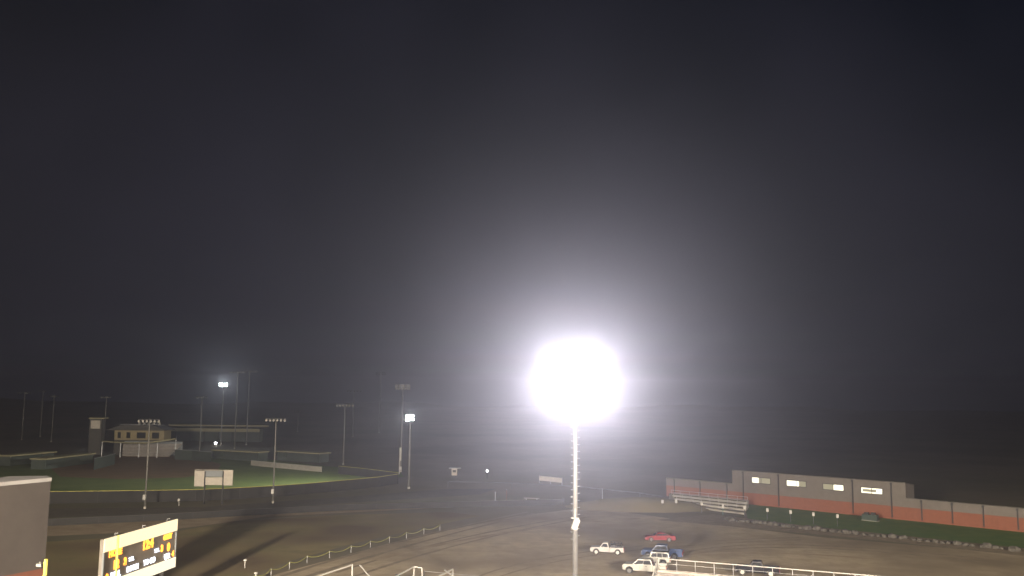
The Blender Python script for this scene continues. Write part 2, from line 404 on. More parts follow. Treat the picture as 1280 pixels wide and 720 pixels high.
# concrete terrace with rails under the gym's left end
def rel(px,py,z=0): 
    p = at_z(px,py,z); return p
t = thing('concrete_terrace', 'pale concrete stepped terrace with steel railings below the gymnasium left end', 'terrace')
q0 = g(850,633); q1 = g(931,643.5); q2 = g(936,634); q3 = g(836,624.5)
MB().plate([q0,q1,q2,q3],0,.35).build('slab', M['concrete'], t)
def mixp(a,b,f): return (a[0]+(b[0]-a[0])*f, a[1]+(b[1]-a[1])*f)
for k in range(3):
    f0 = .25+.22*k
    MB().plate([mixp(q0,q3,f0),mixp(q1,q2,f0),mixp(q1,q2,.97),mixp(q0,q3,.97)],.35+.4*k,.75+.4*k).build('step', M['concrete'], t)
for k in range(3):
    f0 = .28+.24*k; a = mixp(q0,q3,f0); b = mixp(q1,q2,f0); zz = .75+.4*k
    r = MB(); r.tube([(*a,zz+1.0),(*b,zz+1.0)],.05,6); r.tube([(*a,zz+.5),(*b,zz+.5)],.035,6)
    for j in range(9): c = mixp(a,b,j/8); r.tube([(*c,zz),(*c,zz+1.0)],.04,6)
    r.build('railing', M['steel'], t)

# dark utility cabinet on the verge
p = at_z(1088,651)
t = thing('utility_cabinet', 'dark green utility cabinet standing on the verge against the red wall', 'cabinet', (p.x,p.y,0), ang)
MB().box((-1.5,-.6,.12),(1.5,.6,1.25),bev=.05).build('cabinet', M['cab'], t)
MB().box((-1.6,-.7,0),(1.6,.7,.12)).build('base', M['concrete'], t)
MB().box((-1.15,-.3,1.25),(-.3,.3,1.6)).box((.2,-.3,1.25),(1.0,.3,1.65)).build('vent', M['dark'], t)

# ------------------------------------------------------------------ tall block at the far left
cR = at_d(63.5,601.5,90); cL = at_d(-60,609.5,81)
zt = (cR.z+at_d(0,606,86).z)/2; zb = at_d(57,710,90).z
P = [(cR.x,90),(cL.x,81),(cL.x-.5,90.5),(cR.x-1.4,91.6)]
t = thing('stadium_building', 'tall windowless grey building with white roof edge and red base at the left edge', 'building')
MB().plate(P,zb,zt).build('wall', M['bwall'], t)
Pi = [(cR.x-.05,89.95),(cL.x,80.95),(cL.x-.5,90.55),(cR.x-1.45,91.65)]
MB().plate(Pi,0,zb).build('brick_base', M['brick'], t)
Po = [(cR.x+.15,89.85),(cL.x,80.8),(cL.x-.5,90.7),(cR.x-1.35,91.75)]
MB().plate(Po,zt,zt+.35).build('roof', M['roof'], t)
p = at_d(51.5,706,89)
cm = MB().box((-.25,-.5,-.1),(.25,0,.18)).tube([(0,-.25,.1),(0,-.25,.35)],.05,6); o = cm.build('security_camera', M['white'], t); o.location = (p.x,p.y,p.z)

# goal posts (yellow uprights in front)
a = at_d(57.5,699,60); b = at_d(148,669,68)
t = thing('goal_post', 'yellow football goal post whose two uprights rise into the lower left corner', 'goal post')
MB().tube([(a.x,a.y,3.05),(a.x,a.y,a.z)],.12,10).build('upright', M['yellow'], t)
MB().tube([(b.x,b.y,3.05),(b.x,b.y,b.z)],.07,10).build('upright', M['yellow'], t)
m_ = (a+b)/2
MB().tube([(a.x,a.y,3.05),(b.x,b.y,3.05)],.10,10).build('crossbar', M['yellow'], t)
MB().tube([(m_.x-2,m_.y,0),(m_.x-2,m_.y,2),(m_.x-1.5,m_.y,2.8),(m_.x,m_.y,3.05)],.15,10).build('gooseneck', M['yellow'], t)

# ------------------------------------------------------------------ football scoreboard
TR = at_d(221,651,110); TL = at_d(130.5,672.5,95)
ux = Vector((TR.x-TL.x, TR.y-TL.y, 0)); W = ux.length; ux.normalize()
top = (TR.z+TL.z)/2; tl = at_d(221,651,110).z; 
zbR = at_d(217.5,708,110).z; HB = top-zbR
t = thing('scoreboard', 'lit football scoreboard with amber numerals between glowing white panels', 'scoreboard', (TL.x,TL.y,0), math.atan2(ux.y,ux.x))
pxm = HB/57.0  # metres per photo pixel at the right end
MB().box((0,.02,zbR),(W,.45,top)).build('cabinet', M['face'], t)
MB().box((-.03,-.12,top-HB*.235),(W+.03,.0,top+.05)).build('header_panel', M['panel'], t)
MB().box((-.03,-.12,zbR-.05),(W+.03,.0,zbR+HB*.20)).build('footer_panel', M['panelw'], t)
MB().box((-.05,-.1,zbR+HB*.2),(.12,.1,top-HB*.235)).build('frame', M['signgrey'], t); MB().box((W-.12,-.1,zbR+HB*.2),(W+.05,.1,top-HB*.235)).build('frame', M['signgrey'], t)
for k in range(3): 
    x = W*(.15+.36*k); MB().tube([(x,.2,top+.05),(x,.2,top+.3),(x,-.15,top+.35)],.05,6).build('hook', M['steel'], t)
for x in (W*.12, W*.5, W*.88):
    MB().box((x-.18,.46,0),(x+.18,.8,zbR+1.5)).build('post', M['pole'], t)
dg = bpy.context.evaluated_depsgraph_get()
def text(name, s, x, zf, size, m, parent, cx=1.0, d=.03, y=-.05, bold=.02):
    cu = bpy.data.curves.new(name,'FONT'); cu.body = s; cu.size = size; cu.extrude = d; cu.offset = bold
    cu.align_x = 'CENTER'; cu.align_y = 'CENTER'
    tmp = bpy.data.objects.new(name, cu); col.objects.link(tmp)
    me = bpy.data.meshes.new_from_object(tmp.evaluated_get(bpy.context.evaluated_depsgraph_get()))
    bpy.data.objects.remove(tmp); me.materials.clear(); me.materials.append(m)
    o = bpy.data.objects.new(name, me); col.objects.link(o); o.parent = parent
    o.location = (x, y, zf); o.rotation_euler = (R(90),0,0); o.scale = (cx,1,1); return o
zz = lambda f: zbR + HB*f
text('team_name','HOME',W*.145,zz(.69),0.9,M['amber'],t,.95,bold=.04)
text('clock_digits','12:4',W*.575,zz(.655),1.43,M['amber'],t,.95,bold=.06)
text('team_name','GUEST',W*.865,zz(.685),0.8,M['amber'],t,.8,bold=.04)
text('score_digits','12',W*.16,zz(.46),1.22,M['amber'],t,.95,bold=.06)
text('timeout_digit','3',W*.275,zz(.46),1.06,M['amber'],t,.95,bold=.06)
text('label_led','TOL',W*.355,zz(.47),0.53,M['bled'],t,bold=.03)
text('label_led','TOL',W*.71,zz(.47),0.53,M['bled'],t,bold=.03)
text('timeout_digit','3',W*.785,zz(.475),1.01,M['amber'],t,.95,bold=.06)
text('score_digits','0',W*.885,zz(.455),1.22,M['amber'],t,.95,bold=.06)
text('label_led','DOWN',W*.38,zz(.285),0.77,M['bled'],t,.9,bold=.03)
text('label_led','TO GO',W*.61,zz(.30),0.8,M['bled'],t,.95,bold=.03)
text('label_led','QTR',W*.87,zz(.275),0.8,M['bled'],t,.8,bold=.03)
text('yard_digit','4',W*.96,zz(.285),0.85,M['amber'],t,bold=.05)
text('label_led','BALL',W*.16,zz(.275),0.85,M['bled'],t,bold=.04)
text('yard_digit','0',W*.055,zz(.275),0.9,M['amber'],t,bold=.05)

# ------------------------------------------------------------------ ball field structures
def fence(name, label, pix, z, m, railm, post_step, post_r=.05, cap=.07, solid=True, group=None):
    t = thing(name, label, 'fence', group=group)
    P = [g(*p, z) for p in pix]
    if solid: MB().wall(P,.05,z-.06,.05).build('mesh_panel', m, t)
    r = MB(); r.tube([(*p,z) for p in P], cap, 6); r.build('cap_rail', railm, t)
    for a,b in zip(P[:-1],P[1:]):
        L = math.dist(a,b); n = max(1,int(L/post_step))
        for i in range(n):
            c = mixp(a,b,i/n); MB().tube([(*c,0),(*c,z)],post_r,6).build('post', M['dark'], t)
    return t
fence('outfield_fence','curving outfield fence with yellow top cap and dark screen', [(-40,617),(64,614.5),(180,613),(245,612),(300,609.5),(345,607),(380,604.5),(415,601.5),(450,598.5),(475,596),(498,592.5)], 2.6, M['screen'], M['fcap'], 9, cap=.08)
fence('foul_line_fence','short yellow capped fence running from the dugouts to the field corner', [(423,582.5),(450,585),(475,588),(498,591)], 2.4, M['screen'], M['fcap'], 9, cap=.07)
p = at_z(499,593)
t = thing('foul_pole','short white foul pole at the field corner','foul pole',(p.x,p.y,0)); MB().tube([(0,0,0),(0,0,8)],.14,8).build('pole',M['white'],t); MB().box((.1,-.03,4),(.5,.03,8)).build('wing',M['white'],t)
fence('track_fence','low dark fence following the gravel track below the ball field', [(20,651),(65,648.5),(180,643.5),(300,637),(420,631),(520,628),(640,625.5),(705,624)], 1.3, M['screen'], M['dark'], 6, solid=True, cap=.04)

# sign board on two posts
p = at_z(267,628)
dS = p.y; t = thing('sign_board','white three panel sign board on two dark posts at the outfield fence','sign board',(0,0,0))
def pp(px,py): v = at_d(px,py,dS-3); return v.x, v.z
def pbox(px0,py0,px1,py1,y0,y1): 
    a=at_d(px0,py0,dS-3); b=at_d(px1,py1,dS-3); return (min(a.x,b.x),y0,min(a.z,b.z)),(max(a.x,b.x),y1,max(a.z,b.z))
yb = dS-3
o=MB().box(*pbox(243.7,588.5,255.2,608,yb-.1,yb+.1)).build('side_panel',M['sign'],t)
MB().box(*pbox(279.5,588,290.8,606.8,yb-.1,yb+.1)).build('side_panel',M['sign'],t)
MB().box(*pbox(256.8,596.5,278,606.3,yb-.1,yb+.1)).build('lower_panel',M['sign'],t)
MB().box(*pbox(256.8,588.3,278,596,yb-.08,yb+.08)).build('name_panel',M['signgrey'],t)
MB().box(*pbox(243.5,587,291,588.1,yb-.1,yb+.1)).build('top_bar',M['sign'],t)
for px in (255.8,278.6):
    v=at_d(px,607,yb); MB().box((v.x-.14,yb-.11,0),(v.x+.14,yb+.2,at_d(px,589,yb).z)).build('post',M['black'],t)

# dugouts
def dugout(label, x0,y0,x1,y1, hpx, depth=5):
    """roof front edge px; stands with its roof slab, back wall, end walls"""
    z = 3.0
    a = Vector((*g(x0,y0,z),0)); b = Vector((*g(x1,y1,z),0)); d=(b-a); L=d.length; 
    t = thing('dugout',label,'dugout',(a.x,a.y,0),math.atan2(d.y,d.x),'dugouts of the ball fields')
    MB().box((-.5,-.6,z-.05),(L+.5,depth,z+.35)).build('roof',M['tanroof'],t)
    MB().box((0,depth-.5,0),(L,depth-.3,z-.055)).build('back_wall',M['green'],t)
    MB().box((0,.0,0),(.25,depth-.51,z-.055)).build('end_wall',M['green'],t)
    MB().box((L-.25,.0,0),(L,depth-.51,z-.055)).build('end_wall',M['green'],t)
    MB().box((.3,0,0),(L-.3,.12,1.1)).build('front_wall',M['green'],t)
    MB().box((.6,depth-1.4,.0),(L-.6,depth-1.0,.5)).build('bench',M['alu'],t)
    return t
dugout('leftmost tan roofed dugout with dark front',13,570.5,68,565.5,7)
dugout('tan roofed dugout nearest the left end of the infield',57,574.5,117,567.5,8)
dugout('tan roofed dugout right of the infield, under the bright distant pole',267,563,323,566,6)
dugout('far tan roofed dugout behind the low white wall',347,564.5,400,567.5,6)

# low white wall
P = [g(314,575.5,1.6),g(345,578.5,1.6),g(380,581.5,1.6),g(402,583.5,1.6)]
t = thing('low_wall','low whitish padded wall along the right side of the infield','wall')
MB().wall(P,0,1.5,.2).build('wall_pad',M['concrete'],t); MB().wall(P,1.5,1.62,.28).build('coping',M['white'],t)

# backstop stand
yd = at_z(182,571).y
def X(px,py=560): return at_d(px,py,yd).x
def Z(py,px=182): return at_d(px,py,yd).z
t = thing('grandstand','pale aluminium grandstand of stepped rows behind home plate','grandstand',group=None)
n=9; zlo=.5; zhi=Z(559)+.8
for i in range(n):
    f=i/(n-1); xl=X(153)+(X(144)-X(153))*f; xr=X(212)+(X(218.5)-X(212))*f; z0=zlo+(zhi-zlo)*f
    MB().box((xl,yd+i*.85,z0-.34),(xr,yd+i*.85+.8,z0)).build('seat_row',M['alu'],t)
MB().box((X(144),yd+n*.85,0),(X(218.5),yd+n*.85+.2,zhi+.9)).build('back_wall',M['signgrey'],t)
# press box
yp=yd+9
def Xp(px,py=545): return at_d(px,py,yp).x
def Zp(py,px=182): return at_d(px,py,yp).z
t = thing('press_box','dark roofed press box with tan walls and dark windows above the grandstand','press box')
MB().box((Xp(143),yp,0),(Xp(205),yp+7,Zp(550))).build('lower_wall',M['darkroof'],t)
MB().box((Xp(143),yp,Zp(550)+.01),(Xp(205),yp+7,Zp(538))).build('wall',M['tan'],t)
rf=MB(); z0,z1=Zp(538)+.01,Zp(531.5); xa,xb=Xp(136),Xp(208)
rf.plate([(xa,yp-1.5),(xb,yp-1.5),(xb,yp+8.5),(xa,yp+8.5)],z0,z0+.3)
rf.prism([(xa+.2,z0+.305),(xb-.2,z0+.305),(xb-5,z1),(xa+5,z1)],yp-1.2,yp+8.2); rf.build('roof',M['darkroof'],t)
for a_,b_ in ((147,151),(158,163),(171,182),(190,199)):
    MB().box((Xp(a_),yp-.06,Zp(548)),(Xp(b_),yp-.005,Zp(540.5))).build('window',M['glass'],t)
o=MB().box((Xp(149),yp-.3,Zp(531)),(Xp(204),yp+.3,Zp(531)+.15)).build('lamp_rail',M['steel'],t)
for px in (174,180,186,192,199): 
    MB().box((Xp(px)-.4,yp-.5,Zp(531)+.16),(Xp(px)+.4,yp+.1,Zp(531)+.9)).build('small_lamp',M['lens'],o)
# curved yellow rail of the backstop net
t = thing('backstop_net','curved backstop with a yellowish top rail in front of the press box','backstop')
pr=[]; 
for i in range(17):
    f=i/16; px=128+92*f; py=551.6+2.2*math.sin(math.pi*f)-(3.2*max(0,f-.6)/.4)
    dd=yd-2-5*math.sin(math.pi*f); v=at_d(px,py,dd); pr.append((v.x,v.y,v.z))
MB().tube(pr,.28,6).build('top_rail',M['tanroof'],t)
for i in range(0,17,4): MB().tube([(pr[i][0],pr[i][1],0),pr[i]],.12,6).build('post',M['steel'],t)
# side tower with little board
yt=yd+6; v=at_d(122.5,520,yt)
t = thing('small_tower','narrow dark tower with a pale square board left of the press box','tower',(v.x,yt,0))
MB().box((-2.2,-1.5,0),(2.2,1.5,v.z-1)).build('tower',M['darkroof'],t)
MB().box((-1.7,-1.62,v.z-4.6),(1.7,-1.51,v.z-1.6)).build('board',M['sign'],t)
MB().box((-2.6,-2,v.z-.99),(3.2,2,v.z-.6)).build('roof',M['tanroof'],t)
# long roofed stand beyond
yl=at_z(250,556).y+20
v0=at_d(203,531,yl); v1=at_d(330,529,yl); v2=at_d(250,537,yl)
t = thing('covered_stand','long low stand roof with two pale edges behind the ball field','stand')
MB().box((v0.x,yl+8,v0.z-.8),(v1.x,yl+8.4,v0.z-.1)).build('rear_fascia',M['tanroof'],t)
MB().box((v0.x,yl,v2.z-.9),(v1.x-2,yl+.4,v2.z+.6)).build('front_fascia',M['tanroof'],t)
MB().box((v0.x,yl+.41,v2.z+.3),(v1.x-2,yl+7.99,v2.z+.55)).build('roof',M['darkroof'],t)
for k in range(8):
    x=v0.x+(v1.x-2-v0.x)*k/7; MB().box((x-.2,yl+.42,0),(x+.2,yl+.9,v2.z+.29)).build('column',M['dark'],t)
MB().box((v0.x,yl+6,0),(v1.x-2,yl+6.3,v2.z+.29)).build('back_wall',M['green'],t)
# side netting posts/fences by home plate
fence('dugout_fence','tall chain fence linking the left dugout to the grandstand',[(118,573),(132,570),(144,567)],3.5,M['green'],M['steel'],8)
fence('backstop_fence','tall chain fence from the grandstand to the right dugout',[(219,562),(240,563),(264,565)],3.5,M['green'],M['steel'],8)

# small lamps around
def wall_lamp(label,px,py,d,s):
    v=at_d(px,py,d); t=thing('lamp_post',label,'lamp',(v.x,v.y,0))
    MB().tube([(0,0,0),(0,0,v.z)],.12,8).build('pole',M['dark'],t)
    MB().box((-s,-.3-s,v.z-s),(s,-.2,v.z+s),bev=s*.3).build('lamp',M['glow_far'],t)
wall_lamp('small white lamp on a short post beside the right dugout',270,554,400,.45)
wall_lamp('small warm lamp at the foot of the dark tower',117,548,370,.35)
wall_lamp('small bright lamp alone in the dark centre distance',609,588.5,260,.22)

# small white kiosk
p=at_z(568,594); t=thing('kiosk','tiny pale kiosk with a flat roof in the dark centre distance','kiosk',(p.x,p.y,0))
MB().box((-.8,-.8,0),(.8,.8,2.0)).build('booth',M['sign'],t); MB().box((-1.6,-1.4,2.0),(1.9,1.4,2.2)).build('roof',M['white'],t)
MB().box((-.5,-.84,.9),(.5,-.805,1.6)).build('window',M['glass'],t)
# banner on fence and fence line in centre
fence('distant_fence','faint dark fence crossing the centre distance behind the pole',[(560,602),(640,603.5),(720,608),(800,616),(832,621)],1.6,M['screen'],M['dark'],12,solid=False,cap=.05)
a=at_z(674,603.5); b=at_z(702.5,606.5)
t=thing('banner','long pale banner hung on the distant fence left of the tall pole','banner')
MB().beam((a.x,a.y-.3,1.3),(b.x,b.y-.3,1.3),.06,1.25).build('sheet',M['sign'],t)
for f in (0,.5,1): c=mixp((a.x,a.y),(b.x,b.y),f); MB().tube([(c[0],c[1]-.2,0),(c[0],c[1]-.2,2)],.06,6).build('post',M['steel'],t)
a=at_z(655,625); b=at_z(674,625.5)
t=thing('bench','low pale bench beside the gravel track','bench'); MB().beam((a.x,a.y,.45),(b.x,b.y,.45),.4,.08).build('seat',M['alu'],t)
for f in (.15,.85): c=mixp((a.x,a.y),(b.x,b.y),f); MB().box((c[0]-.08,c[1]-.18,0),(c[0]+.08,c[1]+.18,.41)).build('leg',M['steel'],t)
for px,py,lab,mm,h in ((619,633,'thin pale marker post right of the field',M['steel'],3.0),(633,627,'thin orange marker post beside the track',M['brick'],2.6),(753,628,'thin marker post right of the tall pole',M['steel'],3.0)):
    p=at_z(px,py); t=thing('marker_post',lab,'post',(p.x,p.y,0)); MB().tube([(0,0,0),(0,0,h)],.07,6).build('post',mm,t); MB().box((-.12,-.12,h),(.12,.12,h+.1)).build('post_cap',M['white'],t)

# dark berm near the gym's left end
bm_=MB(); c=at_z(800,634); bmesh.ops.create_grid(bm_.bm,x_segments=26,y_segments=12,size=1)
for v in bm_.bm.verts:
    x,y=v.co.x,v.co.y; r=math.hypot(x,y); hgt=2.2*max(0,1-r**2)+random.uniform(-.1,.1)
    v.co=Vector((c.x+x*17,c.y+y*9,hgt-.12))
tag(bm_.build('terrain',M['rough'],smooth=True),kind='structure')

# ------------------------------------------------------------------ rope barrier
RP=[(300,722),(320,718.5),(339,711),(362,702.5),(384,695),(412,689),(439,682.5),(463,676.5),(487,671),(508,665.5),(530,660.5),(550,656)]
t=thing('rope_barrier','yellow rope sagging between thin posts along the dirt road','barrier')
W3=[at_z(px,py,1.0) for px,py in RP]
for v in W3: MB().tube([(v.x,v.y,0),(v.x,v.y,1.05)],.05,6).build('post',M['steel'],t)
for a,b in zip(W3[:-1],W3[1:]):
    pts_=[]
    for i in range(9):
        f=i/8; q=a.lerp(b,f); pts_.append((q.x,q.y,1.0-.42*4*f*(1-f)))
    MB().tube(pts_,.045,5).build('rope',M['yrope'],t)
for px,py,lab in ((306,710,'white topped short stake standing in the rough grass'),(319.5,727,'white short stake at the near end of the rope barrier'),(223.5,632,'white box on a short post below the ball field sign')):
    p=at_z(px,py); t=thing('stake',lab,'stake',(p.x,p.y,0)); MB().tube([(0,0,0),(0,0,1.0)],.07,6).build('post',M['white'],t); MB().box((-.2,-.16,1.0),(.2,.16,1.5 if px<300 else 1.2)).build('post_top',M['white'],t)

# ------------------------------------------------------------------ visitor bleachers bottom right
ZT=4.2
a=at_z(823,698,ZT+1.15); b=at_z(1100,720.5,ZT+1.15)
d=b-a; d.z=0; dn=d.normalized(); bang=math.atan2(dn.y,dn.x)
t=thing('bleachers','white aluminium visitor bleachers with a thin rear railing, lower right corner','bleachers',(a.x,a.y,0),bang)
LB=46.0
rows=9
for i in range(rows):
    y=-.35-.7*i; z=ZT-.0-.42*i
    MB().box((0,y-.26,z-.05),(LB*.36,y,z)).box((LB*.36+.015,y-.26,z-.05),(LB*.68,y,z)).box((LB*.68+.015,y-.26,z-.05),(LB,y,z)).build('seat_plank',M['alu'],t)
    MB().box((0,y-.64,z-.42),(LB,y-.30,z-.37)).build('foot_plank',M['alu'],t)
    MB().box((0,y-.29,z-.36),(LB,y-.27,z-.1)).build('riser_board',M['alu'],t)
ra=MB(); ra.tube([(0,0,ZT+1.15),(LB,0,ZT+1.15)],.065,8); ra.build('top_rail',M['white'],t)
MB().tube([(0,0,ZT+.6),(LB,0,ZT+.6)],.02,6).build('middle_rail',M['steel'],t)
k=0; x=0
while x<=LB:
    MB().tube([(x,0,0),(x,0,ZT+1.15)],.04 if k else .1,8).build('rail_post',M['steel' if k else 'white'],t); x+=2.2; k+=1
for k in range(8):
    x=.1+k*(LB-.2)/7
    MB().beam((x,.0,ZT-.3),(x,-.7*rows,ZT-.42*rows-.15),.08,.12).beam((x,-.7*rows*.5,0),(x,-.7*rows*.5,ZT-.42*rows*.5-.4),.08,.08).build('support_frame',M['steel'],t)
eg=MB(); 
eg.tube([(-.1,0,ZT+1.15),(-.1,-.7*rows,ZT+1.1-.42*rows)],.075,8)
eg.tube([(-.1,0,ZT+.5),(-.1,-.7*rows,ZT+.5-.42*rows)],.06,8)
for i in range(0,rows+1,2): eg.tube([(-.1,-.7*i,ZT+1.15-.42*i),(-.1,-.7*i,ZT-.5-.42*i)],.06,8)
eg.build('end_guard',M['white'],t)

# smaller stair frames lower left
def stair(label, T, Lw, right, extra, steps):
    """T: px of rear top corner; Lw: px of the front low end of the rail"""
    z1=5.0; a=at_z(*T,z1); 
    b=at_d(Lw[0],Lw[1],a.y-4.5)
    t=thing('bleacher_stair',label,'stair',group='white railed bleacher stairs')
    MB().tube([tuple(a),tuple(b),tuple(b+(b-a)*.8)],.09,8).build('handrail',M['white'],t)
    MB().tube([(a.x,a.y,0),tuple(a)],.09,8).build('post',M['white'],t)
    MB().tube([(b.x,b.y,max(0,b.z-2.4)),tuple(b)],.09,8).build('post',M['white'],t)
    if right:
        c=at_d(right[0],right[1],a.y-.4); c2=at_d(right[2],right[3],a.y-.4 if extra else a.y-3)
        MB().tube([tuple(c),tuple(c2)],.075,8).build('handrail',M['white'],t)
        if extra: MB().tube([tuple(a),tuple(c)],.07,8).build('top_bar',M['white'],t)
    dirv=(b-a)
    for i in range(steps):
        f=(i+.5)/steps; p=a+dirv*f*1.5; 
        MB().box((p.x-.25,p.y-.3,p.z-1.3),(p.x+3.2,p.y+.05,p.z-1.24)).build('tread',M['alu'],t)
    return t
stair('wide white railed bleacher stair with pale treads, leftmost of the three', (440.5,706),(403,718.5),(450,706.5,463,722),False,7)
stair('white railed bleacher stair, middle one of the three', (517.5,708.5),(494,721),(527.5,710,527.5,722),True,2)
stair('white railed bleacher stair, rightmost of the three', (566,711.5),(545,722),(556,712.5,567,721),False,2)
p=at_z(497.5,716,1.5); t=thing('bin','teal barrel bin beside the middle bleacher stair','bin',(p.x,p.y,0))
MB().tube([(0,0,0),(0,0,1.2)],.32,12).build('barrel',M['teal'],t,True); MB().tube([(0,0,1.2),(0,0,1.3)],.35,12).build('lid',M['dark'],t)
fence('cable_fence','thin wire fence between the bleacher stairs and the tall pole',[(530,714),(565,717),(600,720.5),(660,727)],1.4,M['screen'],M['steel'],5,solid=False,cap=.025)

# ------------------------------------------------------------------ vehicles (front towards -x)
def wheel(t, x, y, r, w, rimm):
    s = -1 if y < 0 else 1
    wb = MB(); q = Matrix.Rotation(R(90),4,'X')
    bmesh.ops.create_cone(wb.bm,cap_ends=True,segments=24,radius1=r,radius2=r,depth=w,matrix=Matrix.Translation((x,y,r))@q)
    es=[e for e in wb.bm.edges if len(e.link_faces)==2 and e.calc_face_angle(0)>1]
    bmesh.ops.bevel(wb.bm,geom=es,offset=.03,segments=2,affect='EDGES')
    o=wb.build('wheel',M['tyre'],t)
    rb=MB()
    bmesh.ops.create_cone(rb.bm,cap_ends=True,segments=20,radius1=r*.66,radius2=r*.66,depth=.03,matrix=Matrix.Translation((x,y+s*(w/2+.005),r))@q)
    for k in range(5):
        an=k*2*math.pi/5; rb.beam((x+math.cos(an)*r*.1,y+s*(w/2+.03),r+math.sin(an)*r*.1),(x+math.cos(an)*r*.6,y+s*(w/2+.03),r+math.sin(an)*r*.6),.03,.08)
    rb.build('rim',rimm,o)
def arch(cx, r, n=7, z=.0):
    return [(cx-r*math.cos(math.pi*i/n), z+r*math.sin(math.pi*i/n)*1.0) for i in range(n+1)]
def vehicle(name,label,loc,rz,paint,L,Wd,zb,belt,hood,wx,wr,cab,rooftop,bed=None,trunk=None,rimm=None,group='vehicles parked on the dirt lot',wincols=((.0,.5),(.52,1.)), scale=1.0):
    """cab = (base_front, roof_front, roof_rear, base_rear)"""
    rimm=rimm or M['rim']
    t=thing(name,label,'pickup truck' if bed else 'car',(loc[0],loc[1],0),rz,group); t.scale=(scale,)*3
    y0,y1=-Wd/2,Wd/2; c0,c1,c2,c3=cab; end=cab[3] if bed else L
    ar=wr*1.22
    rearz=belt if not trunk else trunk
    if bed:
        prof=[(.03,zb+.15)]+[(.03,hood-.18),(.22,hood-.02),(c0-.2,hood+.02),(c0+.1,belt),(end,belt),(end,zb)]+list(reversed([p for p in arch(wx[0],ar,8,zb)]))+[(.15,zb)]
    else:
        prof=[(.03,zb+.15),(.05,hood-.2),(.35,hood-.04),(c0,belt),(c3,belt),(L-.15,rearz),(L-.02,rearz-.15),(L,zb+.2),(L-.1,zb)]+list(reversed(arch(wx[1],ar,8,zb)))+list(reversed(arch(wx[0],ar,8,zb)))+[(.15,zb)]
    body=MB(); body.prism(prof,y0,y1,.05); 
    if bed:
        sp_=[(end+.03,belt-.02),(L-.02,belt-.02),(L,zb+.1),(L-.02,zb)]+list(reversed(arch(wx[1],ar,8,zb)))+[(end+.03,zb)]
        body.prism(sp_,y0,y0+.13,.03); body.prism(sp_,y1-.13,y1,.03)
        body.box((L-.1,y0+.135,zb+.05),(L-.01,y1-.135,belt-.03))
    body.build('body',paint,t)
    if bed:
        MB().box((end+.01,y0+.135,zb+.25),(L-.11,y1-.135,zb+.32)).box((end+.01,y0+.135,zb+.33),(end+.08,y1-.135,belt-.05)).build('bed_liner',M['black'],t)
    tp=lambda x,z: .04+.17*(z-belt)/(rooftop-belt)
    MB().prism([(c0,belt-.02),(c1,rooftop-.04),(c1+.25,rooftop),(c2-.1,rooftop),(c2,rooftop-.03),(c3,belt-.02)],y0,y1,.03,taper=tp).build('cab',paint,t)
    # windows just outside the cab skin
    zl,zh=belt+.06,rooftop-.14
    fx=lambda z:(c0+(c1-c0)*(z-belt)/(rooftop-belt)); bx=lambda z:(c3+(c2-c3)*(z-belt)/(rooftop-belt))
    for fa,fb in wincols:
        xs=lambda f,z:(fx(z)+.12)+((bx(z)-.12)-(fx(z)+.12))*f
        for sgn in (0,1):
            wv=MB(); pr_=[(xs(fa,zl),zl),(xs(fa,zh),zh),(xs(fb,zh),zh),(xs(fb,zl),zl)]
            if fa==0: pr_[1]=(xs(0,zh)+.08,zh)
            A_=[]; B_=[]
            for x_,z_ in pr_:
                yy=(y0+tp(x_,z_)-.012) if sgn==0 else (y1-tp(x_,z_)+.012); yi=yy+(.02 if sgn==0 else -.02)
                A_.append(wv.bm.verts.new((x_,yy,z_))); B_.append(wv.bm.verts.new((x_,yi,z_)))
            fs=[wv.bm.faces.new(A_),wv.bm.faces.new(B_[::-1])]
            for i in range(4): fs.append(wv.bm.faces.new((A_[i],B_[i],B_[(i+1)%4],A_[(i+1)%4])))
            bmesh.ops.recalc_face_normals(wv.bm,faces=fs); wv.build('side_window',M['glass'],t)
    def screen(nm,xf,off):
        wv=MB(); ps=[(xf(zl)+off,y0+tp(0,zl)+.09,zl),(xf(zh)+off,y0+tp(0,zh)+.1,zh),(xf(zh)+off,y1-tp(0,zh)-.1,zh),(xf(zl)+off,y1-tp(0,zl)-.09,zl)]
        A_=[wv.bm.verts.new(p) for p in ps]; B_=[wv.bm.verts.new((p[0]-off*.8,p[1],p[2])) for p in ps]
        fs=[wv.bm.faces.new(A_),wv.bm.faces.new(B_[::-1])]
        for i in range(4): fs.append(wv.bm.faces.new((A_[i],B_[i],B_[(i+1)%4],A_[(i+1)%4])))
        bmesh.ops.recalc_face_normals(wv.bm,faces=fs); wv.build(nm,M['glass'],t)
    screen('windscreen',fx,-.035); screen('rear_window',bx,.035)
    for x in wx:
        for y in (y0+.12,y1-.12): wheel(t,x,y,wr,.24,rimm)
    MB().box((-.05,y0+.05,zb+.02),(.09,y1-.05,zb+.26),bev=.03).build('bumper',M['rim'] if bed else paint,t)
    MB().box((L-.06,y0+.05,zb+.02),(L+.08,y1-.05,zb+.24),bev=.03).build('bumper',M['rim'] if bed else paint,t)
    MB().box((0,y0+.5,zb+.32),(.045,y1-.5,hood-.2)).build('grille',M['black'],t)
